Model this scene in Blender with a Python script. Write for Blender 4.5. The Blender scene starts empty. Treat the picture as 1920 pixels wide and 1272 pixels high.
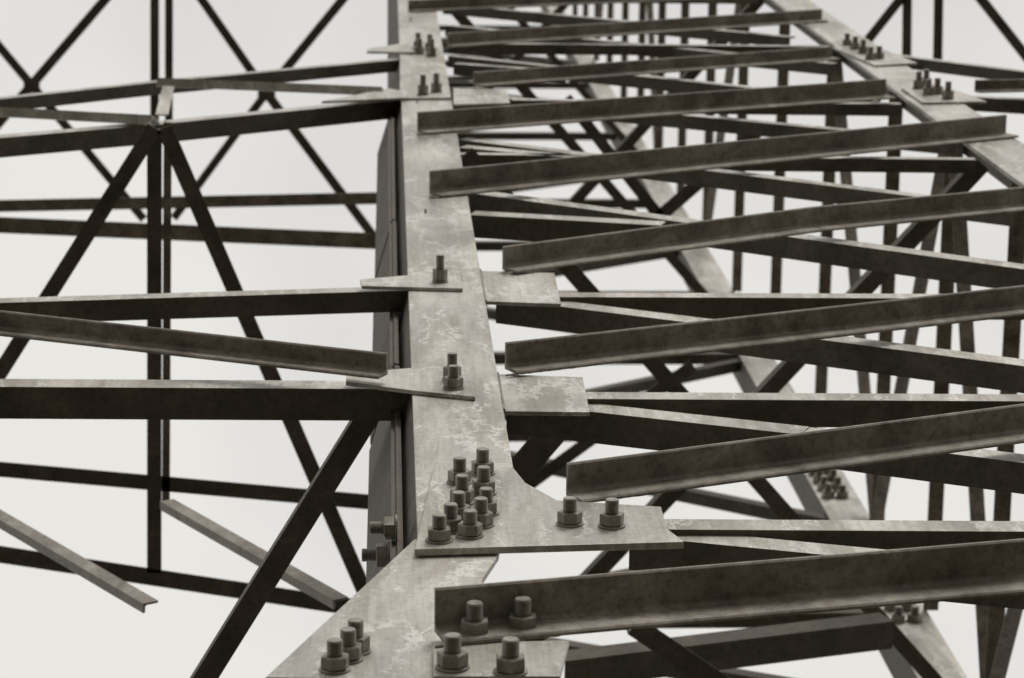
import bpy, bmesh, math, random
from mathutils import Vector, Matrix
random.seed(4)
sc=bpy.context.scene
# All coordinates are metres in the tower's own frame:
#   x = to the right along the front face, y = up the tower, z = out of the front face.
# W() turns that frame into world space (tower up = world Z, front face looks to world -Y).
EYE=1.6          # height of the measuring level above the ground
def W(p): return Vector((p[0],-p[2],p[1]+EYE))
def V(*a): return Vector(a)
X=V(1,0,0);Y=V(0,1,0);Z=V(0,0,1)
tower=bpy.data.objects.new("lattice_tower",None); sc.collection.objects.link(tower)

# ------------------------------------------------------------------ materials
def steel(name,c0,c1,c2,rough,metal,veins=0.0,scale=6.0,stretch=.5,mott=.55,stain=0.0):
    m=bpy.data.materials.new(name); m.use_nodes=True; n=m.node_tree.nodes; l=m.node_tree.links
    b=n["Principled BSDF"]; tc=n.new("ShaderNodeTexCoord")
    def noise(sc_,det,ro,mapping=None,dist=0):
        t=n.new("ShaderNodeTexNoise"); t.inputs["Scale"].default_value=sc_; t.inputs["Detail"].default_value=det; t.inputs["Roughness"].default_value=ro; t.inputs["Distortion"].default_value=dist
        if mapping:
            mp=n.new("ShaderNodeMapping"); mp.inputs["Scale"].default_value=mapping; l.new(tc.outputs["Object"],mp.inputs[0]); l.new(mp.outputs[0],t.inputs["Vector"])
        else: l.new(tc.outputs["Object"],t.inputs["Vector"])
        return t
    n1=noise(scale,6,.6,(1,1,stretch),.6); n2=noise(55,6,.75)
    r=n.new("ShaderNodeValToRGB"); e=r.color_ramp.elements
    e[0].position=.32; e[0].color=(*c0,1); e[1].position=.68; e[1].color=(*c2,1); k=e.new(.5); k.color=(*c1,1)
    l.new(n1.outputs["Fac"],r.inputs["Fac"])
    r2=n.new("ShaderNodeValToRGB"); r2.color_ramp.elements[0].position=.36; r2.color_ramp.elements[0].color=(.42,.375,.32,1); r2.color_ramp.elements[1].position=.52; r2.color_ramp.elements[1].color=(1,1,1,1)
    l.new(n2.outputs["Fac"],r2.inputs["Fac"])
    mx=n.new("ShaderNodeMixRGB"); mx.blend_type='MULTIPLY'; mx.inputs[0].default_value=mott
    l.new(r.outputs[0],mx.inputs[1]); l.new(r2.outputs[0],mx.inputs[2]); out=mx.outputs[0]
    if stain>0:
        n3=noise(3.0,7,.62,(1.6,1,.45),1.2)
        r3=n.new("ShaderNodeValToRGB"); r3.color_ramp.elements[0].position=.46; r3.color_ramp.elements[0].color=(1,1,1,1); r3.color_ramp.elements[1].position=.58; r3.color_ramp.elements[1].color=(.64,.61,.565,1)
        l.new(n3.outputs["Fac"],r3.inputs["Fac"])
        m3=n.new("ShaderNodeMixRGB"); m3.blend_type='MULTIPLY'; m3.inputs[0].default_value=stain; l.new(out,m3.inputs[1]); l.new(r3.outputs[0],m3.inputs[2]); out=m3.outputs[0]
        n4=noise(90,4,.7,(1,1,.05))
        r4=n.new("ShaderNodeValToRGB"); r4.color_ramp.elements[0].position=.38; r4.color_ramp.elements[0].color=(.72,.7,.66,1); r4.color_ramp.elements[1].position=.55; r4.color_ramp.elements[1].color=(1,1,1,1)
        l.new(n4.outputs["Fac"],r4.inputs["Fac"])
        m4=n.new("ShaderNodeMixRGB"); m4.blend_type='MULTIPLY'; m4.inputs[0].default_value=stain*.7; l.new(out,m4.inputs[1]); l.new(r4.outputs[0],m4.inputs[2]); out=m4.outputs[0]
    if veins>0:
        mp=n.new("ShaderNodeMapping"); mp.inputs["Scale"].default_value=(1.1,1,.16); l.new(tc.outputs["Object"],mp.inputs[0])
        dn=noise(11,6,.75)
        ad=n.new("ShaderNodeVectorMath"); ad.operation='MULTIPLY_ADD'; ad.inputs[1].default_value=(.17,.17,.08)
        l.new(dn.outputs["Color"],ad.inputs[0]); l.new(mp.outputs[0],ad.inputs[2])
        vo=n.new("ShaderNodeTexVoronoi"); vo.feature='DISTANCE_TO_EDGE'; vo.inputs["Scale"].default_value=10; l.new(ad.outputs[0],vo.inputs["Vector"])
        vr=n.new("ShaderNodeValToRGB"); vr.color_ramp.elements[0].position=.0; vr.color_ramp.elements[0].color=(1,1,1,1); vr.color_ramp.elements[1].position=.045; vr.color_ramp.elements[1].color=(0,0,0,1)
        l.new(vo.outputs["Distance"],vr.inputs["Fac"])
        mk=noise(4,5,.6)
        mr=n.new("ShaderNodeMapRange"); mr.inputs[1].default_value=.45; mr.inputs[2].default_value=.54; mr.inputs[4].default_value=veins; l.new(mk.outputs["Fac"],mr.inputs[0])
        mu=n.new("ShaderNodeMath"); mu.operation='MULTIPLY'; l.new(vr.outputs[0],mu.inputs[0]); l.new(mr.outputs[0],mu.inputs[1])
        m2=n.new("ShaderNodeMixRGB"); m2.inputs[2].default_value=(.87,.855,.82,1); l.new(mu.outputs[0],m2.inputs[0]); l.new(out,m2.inputs[1]); out=m2.outputs[0]
    l.new(out,b.inputs["Base Color"])
    b.inputs["Metallic"].default_value=metal
    rr=n.new("ShaderNodeMapRange"); rr.inputs[1].default_value=.3; rr.inputs[2].default_value=.7; rr.inputs[3].default_value=rough-.12; rr.inputs[4].default_value=rough+.18; l.new(n1.outputs["Fac"],rr.inputs[0]); l.new(rr.outputs[0],b.inputs["Roughness"])
    bp=n.new("ShaderNodeBump"); bp.inputs["Strength"].default_value=.4; bp.inputs["Distance"].default_value=.002; l.new(n2.outputs["Fac"],bp.inputs["Height"]); l.new(bp.outputs[0],b.inputs["Normal"])
    return m
M_leg=steel("galvanised_steel",(.38,.363,.333),(.53,.51,.472),(.66,.64,.598),.45,.22,.75,4,.35,.35,.75)
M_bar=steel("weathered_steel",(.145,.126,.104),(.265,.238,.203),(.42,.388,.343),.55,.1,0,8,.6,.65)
M_dark=steel("dark_shaded_steel",(.085,.072,.058),(.135,.117,.097),(.2,.179,.153),.75,.0)  # dark members; on two-material angles it also paints the webs' shade
M_bolt=steel("bolt_steel",(.2,.178,.152),(.3,.273,.24),(.42,.392,.352),.45,.3,0,25)

# ------------------------------------------------------------------ helpers
def mkobj(name,bm,mat,bev=0,mat2=None):
    bmesh.ops.recalc_face_normals(bm,faces=bm.faces)
    me=bpy.data.meshes.new(name); bm.to_mesh(me); bm.free(); me.materials.append(mat)
    if mat2: me.materials.append(mat2)
    o=bpy.data.objects.new(name,me); sc.collection.objects.link(o); o.parent=tower
    if bev:
        md=o.modifiers.new("b",'BEVEL'); md.width=bev; md.segments=2; md.limit_method='ANGLE'
    return o
def angle(name,p0,p1,u,v,wu,wv=None,t=.008,mat=None,outer=None):
    """Rolled steel angle (L section) with root fillet; outer = finish of the exposed flange face."""
    wv=wv or wu
    p0=Vector(p0);p1=Vector(p1);a=(p1-p0).normalized();u=Vector(u);v=Vector(v)
    u=(u-a*u.dot(a)).normalized(); v=v-a*v.dot(a); v=(v-u*v.dot(u)).normalized()
    r=t*1.1; pr=[(0,0),(wu,0),(wu,t*.6),(wu-t*.4,t)]
    for k in range(5):
        th=math.pi*1.5-k*math.pi/8; pr.append((t+r+r*math.cos(th),t+r+r*math.sin(th)))
    pr+=[(t,wv-.4*t),(.6*t,wv),(0,wv)]
    bm=bmesh.new()
    A=[bm.verts.new(W(p0+u*x+v*y)) for x,y in pr]; B=[bm.verts.new(W(p1+u*x+v*y)) for x,y in pr]
    n=len(pr)
    for i in range(n):
        f=bm.faces.new((A[i],A[(i+1)%n],B[(i+1)%n],B[i]))
        if outer and i in (0,1): f.material_index=1
    bm.faces.new(A); bm.faces.new(B[::-1])
    return mkobj(name,bm,mat or M_bar,0,outer)
def plate(name,pts,z1,z0,mat=None):
    bm=bmesh.new(); top=[bm.verts.new(W((x,y,z1))) for x,y in pts]; bot=[bm.verts.new(W((x,y,z0))) for x,y in pts]
    n=len(pts); bm.faces.new(top); bm.faces.new(bot[::-1])
    for i in range(n): bm.faces.new((top[i],top[(i+1)%n],bot[(i+1)%n],bot[i]))
    return mkobj(name,bm,mat or M_leg,.0015)
def weld(p,q,r=.003):
    p=Vector(p);q=Vector(q);a=(q-p).normalized();L=(q-p).length;n=max(4,int(L/.005)); s=a.orthogonal().normalized(); c=a.cross(s)
    bm=bmesh.new(); R=[]
    for i in range(n+1):
        rr=r*random.uniform(.7,1.2); o=p+a*L*i/n
        R.append([bm.verts.new(W(o+(s*math.cos(k*1.0472)+c*math.sin(k*1.0472))*rr)) for k in range(6)])
    for A,B in zip(R,R[1:]):
        for k in range(6): bm.faces.new((A[k],A[(k+1)%6],B[(k+1)%6],B[k]))
    mkobj("weld_bead",bm,M_bar)
def bolt_mesh():
    bm=bmesh.new()
    def prism(r,z0,z1,n,ch=0,rot=0):
        rings=[(r-ch,z0),(r,z0+ch),(r,z1-ch),(r-ch,z1)] if ch else [(r,z0),(r,z1)]
        R=[]
        for rr,z in rings: R.append([bm.verts.new((rr*math.cos(rot+2*math.pi*i/n),rr*math.sin(rot+2*math.pi*i/n),z)) for i in range(n)])
        for a,b in zip(R,R[1:]):
            for i in range(n): bm.faces.new((a[i],a[(i+1)%n],b[(i+1)%n],b[i]))
        bm.faces.new(R[0][::-1]); bm.faces.new(R[-1])
    prism(.0265,0,.004,24,.0008); prism(.0242,.0042,.026,6,.0018,.3); prism(.0125,.0262,.028,20)
    z=.028; n=20; R=[]
    while z<.05:
        for rr,dz in((.0124,0),(.0136,.0013)):
            R.append([bm.verts.new((rr*math.cos(2*math.pi*i/n),rr*math.sin(2*math.pi*i/n),z+dz)) for i in range(n)])
        z+=.0026
    R.append([bm.verts.new((.0118*math.cos(2*math.pi*i/n),.0118*math.sin(2*math.pi*i/n),z+.0012)) for i in range(n)])
    for a,b in zip(R,R[1:]):
        for i in range(n): bm.faces.new((a[i],a[(i+1)%n],b[(i+1)%n],b[i]))
    bm.faces.new(R[0][::-1]); bm.faces.new(R[-1])
    bmesh.ops.recalc_face_normals(bm,faces=bm.faces)
    me=bpy.data.meshes.new("bolt"); bm.to_mesh(me); bm.free(); me.materials.append(M_bolt); return me
BM=bolt_mesh()
def bolt(p,axis=(0,0,1),s=1.0,L=1.0):
    o=bpy.data.objects.new("bolt",BM); sc.collection.objects.link(o); o.parent=tower
    ax=W(Vector(axis))-W(Vector((0,0,0)))
    q=ax.to_track_quat('Z','Y').to_matrix().to_4x4()
    o.matrix_local=Matrix.Translation(W(p))@q@Matrix.Rotation(random.uniform(0,6.28),4,'Z')@Matrix.Diagonal((s,s,s*L*random.uniform(.95,1.08),1))

# ------------------------------------------------------------------ front face diagonals (outside the legs)
def front(a,b,w,base=.003,wl=True):
    p=V(a[0],a[1],base); q=V(b[0],b[1],base)
    if wl:
        d=(q-p).normalized(); weld(p-Y*w+Z*.0005,p-Y*w+d*.22+Z*.0005)
    return angle("front_diagonal_brace",p,q,-Y,Z,w,w)
front((.080,4.314),(2.235,4.848),.078,.014)
front((.360,5.154),(2.313,6.039),.068,.006)
front((.283,6.238),(2.153,7.122),.066)
front((.327,7.429),(1.307,8.070),.067); front((1.307,8.070),(2.191,8.510),.067,wl=False)
front((.138,8.661),(2.352,9.990),.078)
front((.113,10.019),(2.083,11.035),.075)
front((.366,11.328),(2.067,12.310),.058)
front((.285,12.731),(2.273,13.916),.062)
front((.111,14.271),(2.205,15.220),.06)
for k in range(6): front((.2,15.6+1.4*k),(2.25,16.7+1.4*k),.06,wl=False)
front((.1,2.9),(2.25,3.6),.078,wl=False); front((.1,1.4),(2.25,2.2),.078,wl=False); front((.1,-.1),(2.25,.7),.078,wl=False)
# ------------------------------------------------------------------ inner diagonals and horizontals (behind the legs)
def back(a,b,w,z=-.018): return angle("inner_brace",(*a,z),(*b,z),Y,-Z,w,w,.008,M_dark,M_leg)  # web shade painted dark, lit flange painted light, on one steel
back((.538,4.997),(2.287,4.942),.07)
back((.475,4.994),(.854,4.863),.07,-.03); back((.854,4.863),(2.073,4.442),.07,-.03)
back((.391,6.030),(2.300,5.981),.066)
back((.279,6.042),(.927,5.751),.075,-.03); back((.927,5.751),(2.010,5.178),.07,-.03)
back((.401,7.156),(2.310,7.128),.06)
back((.300,7.190),(.813,6.884),.07,-.03); back((.813,6.884),(2.005,6.137),.07,-.03)
back((.265,8.463),(.868,8.284),.075,-.03); back((.277,8.870),(2.104,7.413),.07,-.03)
back((.264,9.768),(.794,9.473),.066); back((.271,10.037),(2.066,8.592),.06,-.03)
back((.304,12.219),(.802,11.953),.05); back((.271,11.322),(2.173,10.040),.055,-.03)
back((.288,12.612),(2.060,11.132),.055,-.03); back((.302,13.894),(2.082,12.381),.055,-.03); back((.310,14.956),(2.039,13.449),.055,-.03)
back((.519,11.032),(2.139,10.954),.05); back((.296,13.000),(2.175,12.950),.05); back((.240,9.606),(2.143,9.523),.05)
# ------------------------------------------------------------------ legs
xl,xr,y0,TOP=.058,.264,4.886,36.7
x2l,x2r=2.168,2.379
plate("main_leg",[(xl,y0),(xr,y0),(xr,TOP),(xl,TOP)],0,-.016)
fd=V(-.3,0,-1).normalized()
angle("main_leg_flange",(xl+.001,y0-.3,-.018),(xl+.001,TOP,-.018),fd,X,.2,.01,.008,M_dark)
for i,(ya,yb,w) in enumerate([(4.9,6.58,.24),(6.58,8.57,.225),(8.57,11.17,.21)]):
    p=V(xl-.012,ya,-.02)+fd*.05; q=V(xl-.012,yb-.02,-.02)+fd*.05
    angle("leg_splice",p-X*.002*i,q-X*.002*i,fd,-X,w,.012,.01,M_dark)
plate("right_leg",[(x2l,-1.6),(x2r,-1.6),(x2r,TOP),(x2l,TOP)],0,-.016)
angle("right_leg_flange",(x2r-.001,-1.6,-.018),(x2r-.001,TOP,-.018),-Z,-X,.18,.01,.012,M_dark)
angle("lower_leg",(.04,4.646,-.02),(-.75,-1.6,-.02),X,-Z,.2,.2,.014,M_leg)
# ------------------------------------------------------------------ gussets and splice plates
plate("gusset_plate",[(.099,5.361),(.255,5.360),(.281,5.212),(.338,5.086),(.541,5.040),(.537,4.898),(.561,4.809),(.051,4.768)],.016,.002)
plate("gusset_plate",[(.265,7.438),(.475,7.409),(.467,6.999),(.265,7.032)],-.003,-.013)
plate("gusset_plate",[(.265,6.210),(.467,6.180),(.460,5.850),(.265,5.860)],-.003,-.013)
plate("gusset_plate",[(.281,11.292),(.506,11.249),(.502,10.847),(.269,10.794)],-.003,-.013)
plate("base_gusset",[(.052,4.885),(.219,4.885),(.209,4.787),(.174,4.644),(.158,4.311),(.308,4.301),(.278,4.107),(-.199,4.135)],-.001,-.014)
plate("gusset_plate",[(.077,4.254),(.308,4.272),(.281,4.097),(.075,4.100)],.012,.0)
plate("splice_plate",[(-.096,6.163),(.056,6.216),(.203,6.205),(.202,5.937),(.067,5.993),(-.097,6.080)],.011,.001)
plate("splice_plate",[(-.075,7.251),(.201,7.370),(.207,7.132),(-.070,7.165)],.011,.001)
plate("splice_plate",[(.059,12.272),(.262,12.281),(.262,10.897),(.052,10.874)],.011,.001)
plate("splice_plate",[(-.266,10.771),(.009,11.164),(.058,11.099),(.050,10.875)],.011,.001)
plate("splice_plate",[(-.095,12.529),(.128,12.836),(.129,12.416),(-.094,12.427)],.011,.001)
plate("splice_plate",[(2.134,12.708),(2.360,12.675),(2.430,12.110),(2.218,12.024)],.011,.001)
plate("splice_plate",[(2.194,11.251),(2.402,11.258),(2.474,10.853),(2.200,10.814)],.011,.001)
weld((.099,5.363,.003),(.255,5.362,.003)); weld((.2655,7.03,-.001),(.2655,7.44,-.001)); weld((.2655,5.86,-.001),(.2655,6.21,-.001))
# ------------------------------------------------------------------ bolts
for x,y in [(.196,5.280),(.147,5.214),(.193,5.133),(.148,5.070),(.193,4.997),(.138,4.962),(.180,4.917),(.121,4.886),(.157,4.850),(.098,4.821),(.352,4.924),(.432,4.909)]: bolt((x,y,.016))
for x,y in [(-.086,4.168),(-.065,4.217),(-.053,4.255)]: bolt((x,y,-.001))
for x,y in [(.107,4.140),(.201,4.116),(.148,4.293),(.231,4.322)]: bolt((x,y,.012),s=1.08)
bolt((.146,7.216,.011),s=.85,L=1.6); bolt((.154,6.018,.011),s=.95); bolt((.153,6.100,.011),s=.9,L=1.3)
for x,y in [(.148,12.336),(.204,12.258),(.148,10.973),(.204,11.055),(.145,12.540),(.199,12.459)]: bolt((x,y,.011),s=.95,L=1.55)
for x,y in [(2.214,12.754),(2.231,12.627),(2.240,12.461),(2.233,12.220),(2.280,12.261)]: bolt((x,y,.011),s=1.0,L=1.15)
for x,y in [(2.265,11.237),(2.267,11.039),(2.312,11.072),(2.324,10.912),(2.311,11.306)]: bolt((x,y,.011),s=1.0,L=1.3)
for y,z in [(5.10,-.045),(5.08,-.095)]: bolt((xl-.024-.3*abs(z),y,z),(-1,0,0))
# ------------------------------------------------------------------ adjoining bay on the left
def lb(a,b,w): return angle("left_bay_beam",(*a,-.018),(*b,-.018),Y,-Z,w,w,.008,M_dark,M_leg)  # same painted shading: dark for the shaded web, light for the flange
lb((-2.42,6.190),(.062,6.122),.078)
lb((-2.42,6.870),(.058,7.239),.06)
lb((-2.303,9.413),(-.900,10.309),.075); lb((-.900,10.309),(.058,11.018),.075)
lb((-2.485,10.187),(-1.004,11.531),.055); lb((-1.004,11.531),(.064,12.366),.055)
front((-2.30,7.168),(.001,6.073),.052,.03,wl=False)
def tie(a,b): return angle("left_bay_tie",(*a,.03),(*b,.03),Y*.88-Z*.48,-Y*.48-Z*.88,.085,.04,.007,M_leg)
tie((-.974,11.326),(-.022,11.072)); tie((-2.398,10.725),(-.902,10.237))
angle("left_bay_link",(-.958,11.484,0),(-.910,10.456,0),X,-Z,.05,.02,.006,M_leg)
angle("left_bay_leg",(-2.48,-1.6,-.02),(-2.48,TOP,-.02),X,-Z,.18,.18,.014,M_bar)
def dia(yl,a,b,w,name="diaphragm_brace",mat=None,wd=.05):
    p=V(a[0],yl,a[1]); q=V(b[0],yl,b[1]); ax=(q-p).normalized(); s=ax.cross(Y)
    return angle(name,p-s*w/2,q-s*w/2,s,Y,w,wd,.007,mat or M_dark)
dia(9.792,(-.856,.048),(-1.961,-1.677),.058); dia(9.792,(-.820,.048),(-.074,-1.783),.06)
dia(6.196,(-.040,-.096),(-.518,-.888),.055)
dia(9.868,(-.863,.045),(-.898,-1.696),.055); dia(9.945,(-.82,.045),(-.855,-1.451),.03,mat=M_bar)
dia(9.945,(-2.293,-1.224),(.050,-1.448),.06); dia(9.868,(-2.289,-1.488),(.070,-1.872),.068)
dia(15.3,(-1.305,.845),(-1.337,-.786),.05); dia(15.38,(-1.230,.846),(-1.262,-.786),.045)
dia(15.3,(-3.455,-1.274),(.105,-1.190),.07,mat=M_bar); dia(13.77,(-3.111,-1.022),(.095,-1.157),.085,mat=M_bar)
dia(18.36,(-3.333,.161),(-1.691,-1.893),.06); dia(18.4,(-1.894,-.333),(-3.043,-1.645),.065)
dia(18.36,(-1.437,-.113),(-.831,-1.005),.06); dia(18.36,(-.831,-1.005),(-.078,-2.034),.065)
dia(18.4,(-.168,-.195),(-.831,-1.005),.06); dia(18.4,(-.831,-1.005),(-1.488,-1.893),.055)
dia(18.33,(-.89,-1.005),(-.77,-1.005),.1,"node_plate"); dia(18.33,(-2.49,-.964),(-2.38,-.964),.09,"node_plate")
def flat(a,b): return angle("left_bay_lower_strut",(*a,-1.0),(*b,-1.0),X,-Z,.05,.03,.007,M_bar,None)
flat((-1.719,9.043),(-.713,7.454)); flat((-.750,8.500),(-.158,7.480))
# ------------------------------------------------------------------ bay to the right of the right leg
dia(16.83,(2.966,-.556),(3.401,.021),.06); dia(16.83,(3.308,-.554),(3.289,.021),.06); dia(16.83,(3.508,-.570),(3.49,.021),.06); dia(16.83,(3.660,-.044),(4.190,-.666),.06)
back((2.343,12.718),(3.765,11.031),.055,-.02); back((2.399,11.233),(3.662,10.718),.06,-.02); front((2.487,11.151),(3.884,11.409),.05,.01,wl=False)
# ------------------------------------------------------------------ deep interior
dia(8.293,(.81,-1.37),(1.21,-1.65),.07); angle("inner_brace",(.588,8.318,-1.5),(1.75,8.70,-1.5),Y,-Z,.1,.1,.008,M_dark)
dia(12.24,(.595,-2.10),(1.45,-1.45),.06); dia(7.191,(.334,-.57),(.483,-.39),.08)
dia(13.77,(1.33,-1.11),(1.94,-.56),.07); dia(13.77,(.93,-.39),(1.50,-1.10),.06)
lev=[-1.53,-.3,.77,1.84,2.9,3.98,5.064,6.03,7.08,8.29,9.59,10.77,12.04]
while lev[-1]<33: lev.append(lev[-1]+1.75)
D=2.173; rx=x2r-.27
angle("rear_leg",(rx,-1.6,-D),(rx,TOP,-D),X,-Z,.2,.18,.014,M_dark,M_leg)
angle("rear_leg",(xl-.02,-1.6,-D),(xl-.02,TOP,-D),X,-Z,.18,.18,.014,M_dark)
for k in range(10): bolt((rx+.05+.07*(k%2),12.47+.138*(k//2),-D+.0005),s=1.3)
for k in range(6): bolt((rx+.05+.07*(k%2),10.63+.153*(k//2),-D+.0005),s=1.3)
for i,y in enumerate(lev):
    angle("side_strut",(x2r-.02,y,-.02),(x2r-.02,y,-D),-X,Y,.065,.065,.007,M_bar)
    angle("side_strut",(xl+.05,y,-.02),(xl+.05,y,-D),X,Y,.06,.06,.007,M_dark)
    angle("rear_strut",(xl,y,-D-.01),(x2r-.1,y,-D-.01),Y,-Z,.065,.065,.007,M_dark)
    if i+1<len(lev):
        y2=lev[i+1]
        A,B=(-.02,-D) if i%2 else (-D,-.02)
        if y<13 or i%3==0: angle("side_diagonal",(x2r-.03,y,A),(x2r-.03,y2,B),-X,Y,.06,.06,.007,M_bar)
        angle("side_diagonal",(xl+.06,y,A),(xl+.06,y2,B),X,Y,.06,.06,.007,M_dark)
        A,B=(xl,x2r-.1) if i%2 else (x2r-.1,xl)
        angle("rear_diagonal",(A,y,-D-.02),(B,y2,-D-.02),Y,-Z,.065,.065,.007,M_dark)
    if y>14.5: angle("front_strut",(xr,y,-.02),(x2l,y,-.02),Y,-Z,.06,.06,.007,M_bar)
for y in (lev[10],lev[14],lev[18]):
    angle("diaphragm_diagonal",(xr,y,-.03),(x2l,y,-D),(1,0,1),Y,.06,.06,.007,M_dark)
    angle("diaphragm_diagonal",(x2l,y+.02,-.03),(xr,y+.02,-D),(1,0,-1),Y,.06,.06,.007,M_dark)
# ------------------------------------------------------------------ ground
bm=bmesh.new(); bmesh.ops.create_grid(bm,x_segments=8,y_segments=8,size=600)
me=bpy.data.meshes.new("ground"); bm.to_mesh(me); bm.free(); g=bpy.data.objects.new("ground",me); sc.collection.objects.link(g)
m=bpy.data.materials.new("ground_earth"); m.use_nodes=True; n=m.node_tree.nodes;l=m.node_tree.links
nz=n.new("ShaderNodeTexNoise"); nz.inputs["Scale"].default_value=.8; nz.inputs["Detail"].default_value=10
tc=n.new("ShaderNodeTexCoord"); l.new(tc.outputs["Object"],nz.inputs["Vector"])
r=n.new("ShaderNodeValToRGB"); r.color_ramp.elements[0].color=(.045,.04,.026,1); r.color_ramp.elements[1].color=(.11,.095,.07,1); l.new(nz.outputs["Fac"],r.inputs["Fac"]); l.new(r.outputs[0],n["Principled BSDF"].inputs["Base Color"]); n["Principled BSDF"].inputs["Roughness"].default_value=.95
me.materials.append(m)
# ------------------------------------------------------------------ sky and light
w=bpy.data.worlds.new("World"); sc.world=w; w.use_nodes=True; n=w.node_tree.nodes;l=w.node_tree.links
bg=n["Background"]; sky=n.new("ShaderNodeTexSky"); sky.sky_type='NISHITA'; sky.sun_disc=False
SD=Vector((.3,-.9,.6)).normalized()
sky.sun_elevation=math.asin(SD.z); sky.sun_rotation=math.atan2(SD.x,SD.y)
hs=n.new("ShaderNodeHueSaturation"); hs.inputs["Saturation"].default_value=.05; l.new(sky.outputs[0],hs.inputs["Color"])
tc=n.new("ShaderNodeTexCoord"); nz=n.new("ShaderNodeTexNoise"); nz.inputs["Scale"].default_value=4.5; nz.inputs["Detail"].default_value=3; l.new(tc.outputs["Generated"],nz.inputs["Vector"])
r=n.new("ShaderNodeValToRGB"); r.color_ramp.elements[0].position=.36; r.color_ramp.elements[0].color=(7.1,6.95,6.85,1); r.color_ramp.elements[1].position=.6; r.color_ramp.elements[1].color=(8.5,8.35,7.95,1); l.new(nz.outputs["Fac"],r.inputs["Fac"])
mx=n.new("ShaderNodeMixRGB"); mx.inputs[0].default_value=.95; l.new(hs.outputs[0],mx.inputs[1]); l.new(r.outputs[0],mx.inputs[2]); l.new(mx.outputs[0],bg.inputs["Color"]); bg.inputs["Strength"].default_value=.1
sl=bpy.data.lights.new("sun",'SUN'); sl.energy=1.4; sl.angle=math.radians(20); sl.color=(1,.96,.9); so=bpy.data.objects.new("sun",sl); sc.collection.objects.link(so); so.rotation_euler=SD.to_track_quat('Z','Y').to_euler()
# ------------------------------------------------------------------ camera: stands in front of the leg, tilted almost straight up (94 mm lens)
cd=bpy.data.cameras.new("camera"); cam=bpy.data.objects.new("camera",cd); sc.collection.objects.link(cam); sc.camera=cam
Yc=Vector((-234,1166,-5000)).normalized(); Xc=Vector((5000,0,-234)).normalized(); Zc=Xc.cross(Yc)   # tower axes seen from the camera
def lw(v): return Vector((v[0],-v[2],v[1]))
R=Matrix((lw((Xc.x,Yc.x,Zc.x)),lw((Xc.y,Yc.y,Zc.y)),lw((Xc.z,Yc.z,Zc.z)))).transposed().to_4x4()
cam.matrix_world=Matrix.Translation((0,-1.53,1.6))@R
cd.sensor_width=36; cd.lens=93.75; cd.clip_end=3000
cd.dof.use_dof=True; cd.dof.focus_distance=5.5; cd.dof.aperture_fstop=7.5
sc.view_settings.view_transform='Standard'; sc.view_settings.look='None'; sc.view_settings.exposure=0
